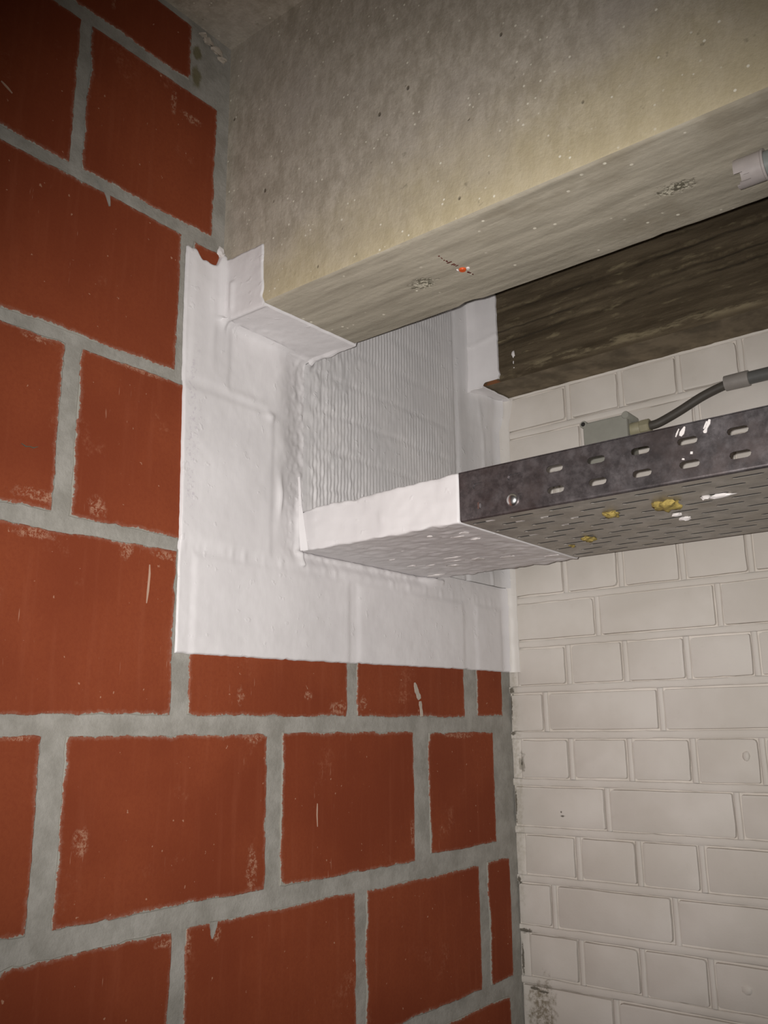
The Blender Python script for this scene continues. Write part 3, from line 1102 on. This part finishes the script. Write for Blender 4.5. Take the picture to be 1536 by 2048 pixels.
near = rail(TY0, 1, 'side_rail')
rail(TY1, -1, 'side_rail')
bs = []
for k in range(11):
    y = -.4985 + .0255 * k
    off = .006 if k % 2 == 0 else .031
    for i in range(4, 40):
        x = off + .05 * i + .0155
        if x > TX0 + .02 and x < 1.45:
            bs.append((x, y, .031, .0062))
vv2, tt2 = slotted(TX0, TX1, TY0 + .003, TY1 - .003, bs, 3)
mb = MB()
plate(mb, vv2, [tuple(reversed(t)) for t in tt2], lambda u, w, d: (u, w, TZ0 + d), .0004)
bot = mb.build('bottom_panel', M_GALV2, tr, smooth=False)
# turned-up rims of the bottom slots, coloured black in place of the shade inside
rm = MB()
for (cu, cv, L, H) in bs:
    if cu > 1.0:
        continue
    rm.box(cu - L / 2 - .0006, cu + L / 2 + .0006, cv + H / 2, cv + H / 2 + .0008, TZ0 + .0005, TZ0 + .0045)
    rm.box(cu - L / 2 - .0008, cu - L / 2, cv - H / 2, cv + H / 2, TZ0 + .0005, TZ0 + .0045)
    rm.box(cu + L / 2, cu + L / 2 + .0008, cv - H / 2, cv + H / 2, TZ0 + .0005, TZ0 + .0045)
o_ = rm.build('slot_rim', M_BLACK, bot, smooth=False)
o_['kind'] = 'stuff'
# joint plate bolted inside the rail
m = MB(); m.box(TX0, .352, TY0 + .0016, TY0 + .0028, TZ0 + .006, TZ1 - .004)
m.build('joint_plate', M_GALV, tr, smooth=False)
m = MB(); m.box(TX0 + .001, .345, TY0 + .012, TY1 - .012, TZ0 + .0052, TZ0 + .0062)
m.build('joint_plate', M_GALV, tr, smooth=False)
m = MB()
prof = [(.0076, .0), (.0076, -.0012), (.0066, -.0032), (.0046, -.0045), (.0020, -.0051), (.0002, -.0052)]
m.tube([(.322, TY0 - .0002 + d, .2385) for _, d in prof], [r for r, _ in prof], 20)
bo = m.build('bolt', M_CHROME, tr, angle=60)
bo['label'] = 'shiny round bolt head'
m = MB(); m.tube([(.322, TY0 - .0004, .2385), (.322, TY0 + .0002, .2385)], [.0092, .0092], 20)
m.build('washer', M_GALV, bo)
m = MB(); m.box(.2755, .2778, TY0 - .0006, TY0 + .0014, .2355, .2432)
m.build('slot_tongue', M_CHROME, near, smooth=False)
for i, (x, y, rr) in enumerate(((.4055, -.4414, .008), (.4705, -.4449, .0125), (.3245, -.3345, .0075), (.2864, -.3051, .0035))):
    m = MB()
    m.blob((x, y, TZ0 - rr * .18), rr * 1.0, rr * 1.15, rr * .48, 3, .7, seed=i * 2.3)
    m.blob((x - rr * .7, y - rr * .5, TZ0 - rr * .1), rr * .55, rr * .6, rr * .34, 2, .7, seed=i * 3.1)
    m.build('foam_residue', M_FOAM, bot, angle=80)
for i, (x, y, L) in enumerate(((.5265, -.442, .013), (.5120, -.4455, .005), (.4591, -.3895, .006), (.4600, -.3655, .007))):
    m = MB(); m.blob((x, y, TZ0 - .0008), L, .0035, .0028, 2, .5, seed=i + .4)
    m.build('paint_drip', M_WHITE, bot)
for cu, cv in ((.287 + .0, -.498), (.312, -.473), (.3370, -.4730), (.362, -.4475), (.337, -.4225), (.2865, -.3965)):
    m = MB(); m.box(cu - .013, cu + .004, cv - .0022, cv + .0022, TZ0 + .0002, TZ0 + .0016, .0006, 1)
    m.build('paint_drip', M_WHITE, bot)
for pts in ([(.5215, .2800, .0008), (.5198, .2770, .0018), (.5180, .2740, .0022), (.5162, .2712, .0012)], [(.5155, .279, .0004), (.513, .2745, .0008), (.5115, .2712, .0004)],
            [(.5465, .2818, .0012), (.5450, .278, .0016), (.5425, .2735, .0010), (.5408, .2703, .0018), (.5405, .2690, .0008)], [(.5435, .2806, .0006), (.5420, .2770, .0010), (.5398, .2735, .0005)],
            [(.5260, .2530, .0012), (.5255, .2505, .0013)], [(.5172, .2478, .0010), (.5168, .2462, .0012)]):
    smear('paint_splash', pts, near, M_WHITE, h=.0006, plane='y', base=TY0)

# coated end of the tray: a lumpy wrap right round it
cy, cz = (-.5178 - .2140) / 2, (.2230 + .2836) / 2
hy, hz, rc = (.5178 - .2140) / 2, (.2836 - .2230) / 2, .003
sec = []
for (sy, sz, a0) in ((1, -1, -.5), (1, 1, 0), (-1, 1, .5), (-1, -1, 1.0)):
    for t in range(4):
        a = (a0 + t / 6) * math.pi
        sec.append((cy + sy * (hy - rc) + rc * math.cos(a), cz + sz * (hz - rc) + rc * math.sin(a)))
loop = []
for i, p_ in enumerate(sec):
    q_ = sec[(i + 1) % len(sec)]
    L = math.hypot(q_[0] - p_[0], q_[1] - p_[1])
    n = max(1, int(L / .0045))
    loop += [(p_[0] + (q_[0] - p_[0]) * t / n, p_[1] + (q_[1] - p_[1]) * t / n) for t in range(n)]
n = len(loop)
xs = lin(-.022, .246, .0045) + [.2482, .2492]
V = []
for xi, x in enumerate(xs):
    for (y, z) in loop:
        ny = (1 if y > cy + hy - rc * 1.01 else -1 if y < cy - hy + rc * 1.01 else 0)
        nz = (1 if z > cz + hz - rc * 1.01 else -1 if z < cz - hz + rc * 1.01 else 0)
        d = .0012 * fr(x, y, z, 32, 3) + .0010 * fr(x * .5, y, z, 130, 3)
        if nz < 0:                              # underside: runs and tears of the coating
            d += .0032 * max(0, noise.noise(Vector((x * 45, y * 150, 3))) - .25) + .0012 * fr(x * .4, y, 1, 120, 2)
            d -= .004 * sst(.05, .0, -.212 - y) * 0
        if ny < 0:
            d += .0022 * math.exp(-((x - .135) / .007) ** 2 - ((z - .245) / .008) ** 2) + .0020 * math.exp(-((x - .04) / .03) ** 2)
            if z > .277:
                d += .0012 * n3(x, 3, 4, 60)
        d *= (sst(.2492, .236, x) * .8 + .2) * sst(.004, .022, x)
        zt = z
        if nz > 0:
            zt = z - .0055 * sst(.0, .25, .25 - x)
        if xi == len(xs) - 1:
            d = -.0006
        V.append((x, y + ny * d, zt + nz * d))
F = []
for i in range(len(xs) - 1):
    for j in range(n):
        F.append((i * n + j, i * n + (j + 1) % n, (i + 1) * n + (j + 1) % n, (i + 1) * n + j))
F.append(tuple((len(xs) - 1) * n + j for j in range(n)))
m = MB(); m.add(V, F)
sl = m.build('coated_end', M_COAT, tr, angle=70)
sl['label'] = 'white coated end of the tray'
for i, (x, y, L, w, h) in enumerate(((.1451, -.3127, .011, .010, .0012), (.0858, -.292, .010, .008, .0012), (.1832, -.2988, .012, .007, .0016), (.1084, -.3251, .012, .003, .001), (.0635, -.3175, .008, .003, .001), (.042, -.3314, .008, .003, .001), (.125, -.345, .016, .0025, .001), (.0185, -.2437, .016, .004, .002), (.1813, -.481, .004, .003, .0014), (.2316, -.2655, .010, .004, .0014), (.215, -.43, .008, .002, .001), (.205, -.455, .010, .003, .001), (.225, -.47, .008, .003, .001), (.10, -.43, .004, .002, .001), (.05, -.39, .006, .002, .001))):
    m = MB(); m.blob((x, y, .2230 - .0004), L, w, h, 2, .7, seed=i * 1.9)
    m.build('paint_drip', M_WHITE, sl)

# ------------------------------------------------------------------ junction box on the right wall
jb = empty('junction_box', (.2285, -.025, .447))
tag(jb, 'grey plastic junction box on the cream wall, half hidden behind the cable tray', 'junction box', 'thing')
BX0, BX1, BZ0, BZ1 = .1900, .2665, .408, .4845
m = MB(); m.box(BX0, BX1, -.034, -.0015, BZ0, BZ1, .003, 2)
m.build('housing', M_GREYPL, jb)
m = MB(); m.box(BX0 - .0006, BX1 + .0006, -.0455, -.0345, BZ0 - .0006, BZ1 + .0006, .0025, 3)
lid = m.build('lid', M_GREYPL, jb)
for sx in (0, 1):
    for sz in (0, 1):
        x, z = (BX0 + .0012, BX1 - .0012)[sx], (BZ0 + .0012, BZ1 - .0012)[sz]
        m = MB(); m.tube([(x, -.006, z), (x, -.0455, z), (x, -.0468, z)], [.0064, .0064, .0056], 18)
        lug = m.build('screw_lug', M_GREYPL, jb, angle=40)
        m = MB(); m.tube([(x, -.0464, z), (x, -.0470, z)], [.0038, .0038], 14)
        m.build('screw_hole' if sx == 0 else 'screw', M_BLACK if sx == 0 else M_GREYPL, lug)  # left-hand holes are black discs painted as shade
gx, gy, gz = BX1, -.025, .4625
m = MB(); m.tube([(gx - .001, gy, gz), (gx + .015, gy, gz), (gx + .016, gy, gz)], [.0115, .0115, .0108], 20)
gl = m.build('cable_gland', M_GLAND, jb, angle=40)
m = MB(); m.tube([(gx + .0162, gy, gz), (gx + .017, gy, gz), (gx + .0295, gy, gz), (gx + .0315, gy, gz)], [.0122, .0130, .0130, .0108], 8)
m.build('gland_nut', M_GLAND, gl, angle=30)

# black cable from the gland to the conduit
key = [(gx + .024, gy, gz), (gx + .033, gy, gz + .0005), (.308, -.0240, .4640), (.3204, -.0225, .4680), (.346, -.0215, .4775), (.379, -.0205, .4915), (.405, -.020, .4995), (.425, -.020, .5035), (.445, -.020, .505)]


def catmull(P, k=6):
    P = [Vector(p_) for p_ in P]
    out = []
    for i in range(len(P) - 1):
        a, b, c, d = P[max(i - 1, 0)], P[i], P[i + 1], P[min(i + 2, len(P) - 1)]
        for t in (j / k for j in range(k)):
            out.append(.5 * ((2 * b) + (c - a) * t + (2 * a - 5 * b + 4 * c - d) * t * t + (3 * b - a - 3 * c + d) * t ** 3))
    return out + [P[-1]]


m = MB(); m.tube(catmull(key), .0072, 18)
cb = m.build('cable', M_CABLE, angle=60)
tag(cb, 'dark cable curving up from the junction box to the wall conduit', 'cable', 'thing')

# conduit on the right wall
cp = empty('conduit_pipe', (1.1, -.0200, .505))
tag(cp, 'dark grey conduit pipe along the cream wall above the cable tray', 'conduit', 'thing')
m = MB(); m.tube([(.440, -.020, .505), (1.2, -.020, .506), (XR - .02, -.020, .508)], .0100, 22)
m.build('pipe', M_PIPE, cp, angle=60)
m = MB(); m.tube([(.4195, -.020, .505), (.4200, -.020, .505), (.4535, -.020, .505), (.4560, -.020, .505), (.4565, -.020, .505)], [.0085, .0120, .0124, .0122, .0102], 24)
so = m.build('coupling', M_SOCK, cp, angle=40)
so['label'] = 'paler grey coupling at the end of the pipe'

# conduit under the front beam
cq = empty('conduit_pipe', (1.3, -.591, B1Z - .0145))
tag(cq, 'short view of grey conduit pipe with pale socket under the pale beam', 'conduit', 'thing')
m = MB(); m.tube([(.6300, -.591, B1Z - .0145), (1.2, -.591, B1Z - .0145), (XR - .02, -.591, B1Z - .0145)], .0118, 24)
m.build('pipe', M_PIPE2, cq, angle=60)
# socket: open-ended sleeve with a torn notch
m = MB()
nn = 28
xs3 = [.6170, .6200, .6245, .6300, .6405, .6412, .6432]
ro = [.0136, .0138, .0138, .0138, .0138, .0146, .0146]
V, F = [], []
for i, x in enumerate(xs3):
    for j in range(nn):
        a = 2 * math.pi * j / nn
        V.append((x, -.591 + ro[i] * math.cos(a), B1Z - .0145 + ro[i] * math.sin(a)))
for i, x in enumerate(xs3):
    for j in range(nn):
        a = 2 * math.pi * j / nn
        V.append((x, -.591 + .0121 * math.cos(a), B1Z - .0145 + .0121 * math.sin(a)))
o_ = len(xs3) * nn


def cut(i, j):
    a = 360 * (j + .5) / nn
    return (i == 0 and 205 < a < 262) or (i == 1 and 212 < a < 250) or (i == 2 and 220 < a < 238)


for i in range(len(xs3) - 1):
    for j in range(nn):
        if cut(i, j):
            continue
        j2 = (j + 1) % nn
        F.append((i * nn + j, (i + 1) * nn + j, (i + 1) * nn + j2, i * nn + j2))
        F.append((o_ + i * nn + j, o_ + i * nn + j2, o_ + (i + 1) * nn + j2, o_ + (i + 1) * nn + j))
        if i == 0 or cut(i - 1, j):
            F.append((i * nn + j, i * nn + j2, o_ + i * nn + j2, o_ + i * nn + j))
        for jj, a_, b_ in ((j - 1, j, j), ((j + 1) % nn, j2, j2)):
            if cut(i, jj % nn):
                F.append((i * nn + a_, (i + 1) * nn + a_, o_ + (i + 1) * nn + a_, o_ + i * nn + a_))
for j in range(nn):
    j2 = (j + 1) % nn
    k_ = (len(xs3) - 1) * nn
    F.append((k_ + j, o_ + k_ + j, o_ + k_ + j2, k_ + j2))
m.add(V, F)
so = m.build('socket', M_SOCK2, cq, angle=40)
so['label'] = 'pale socket with a torn open end'
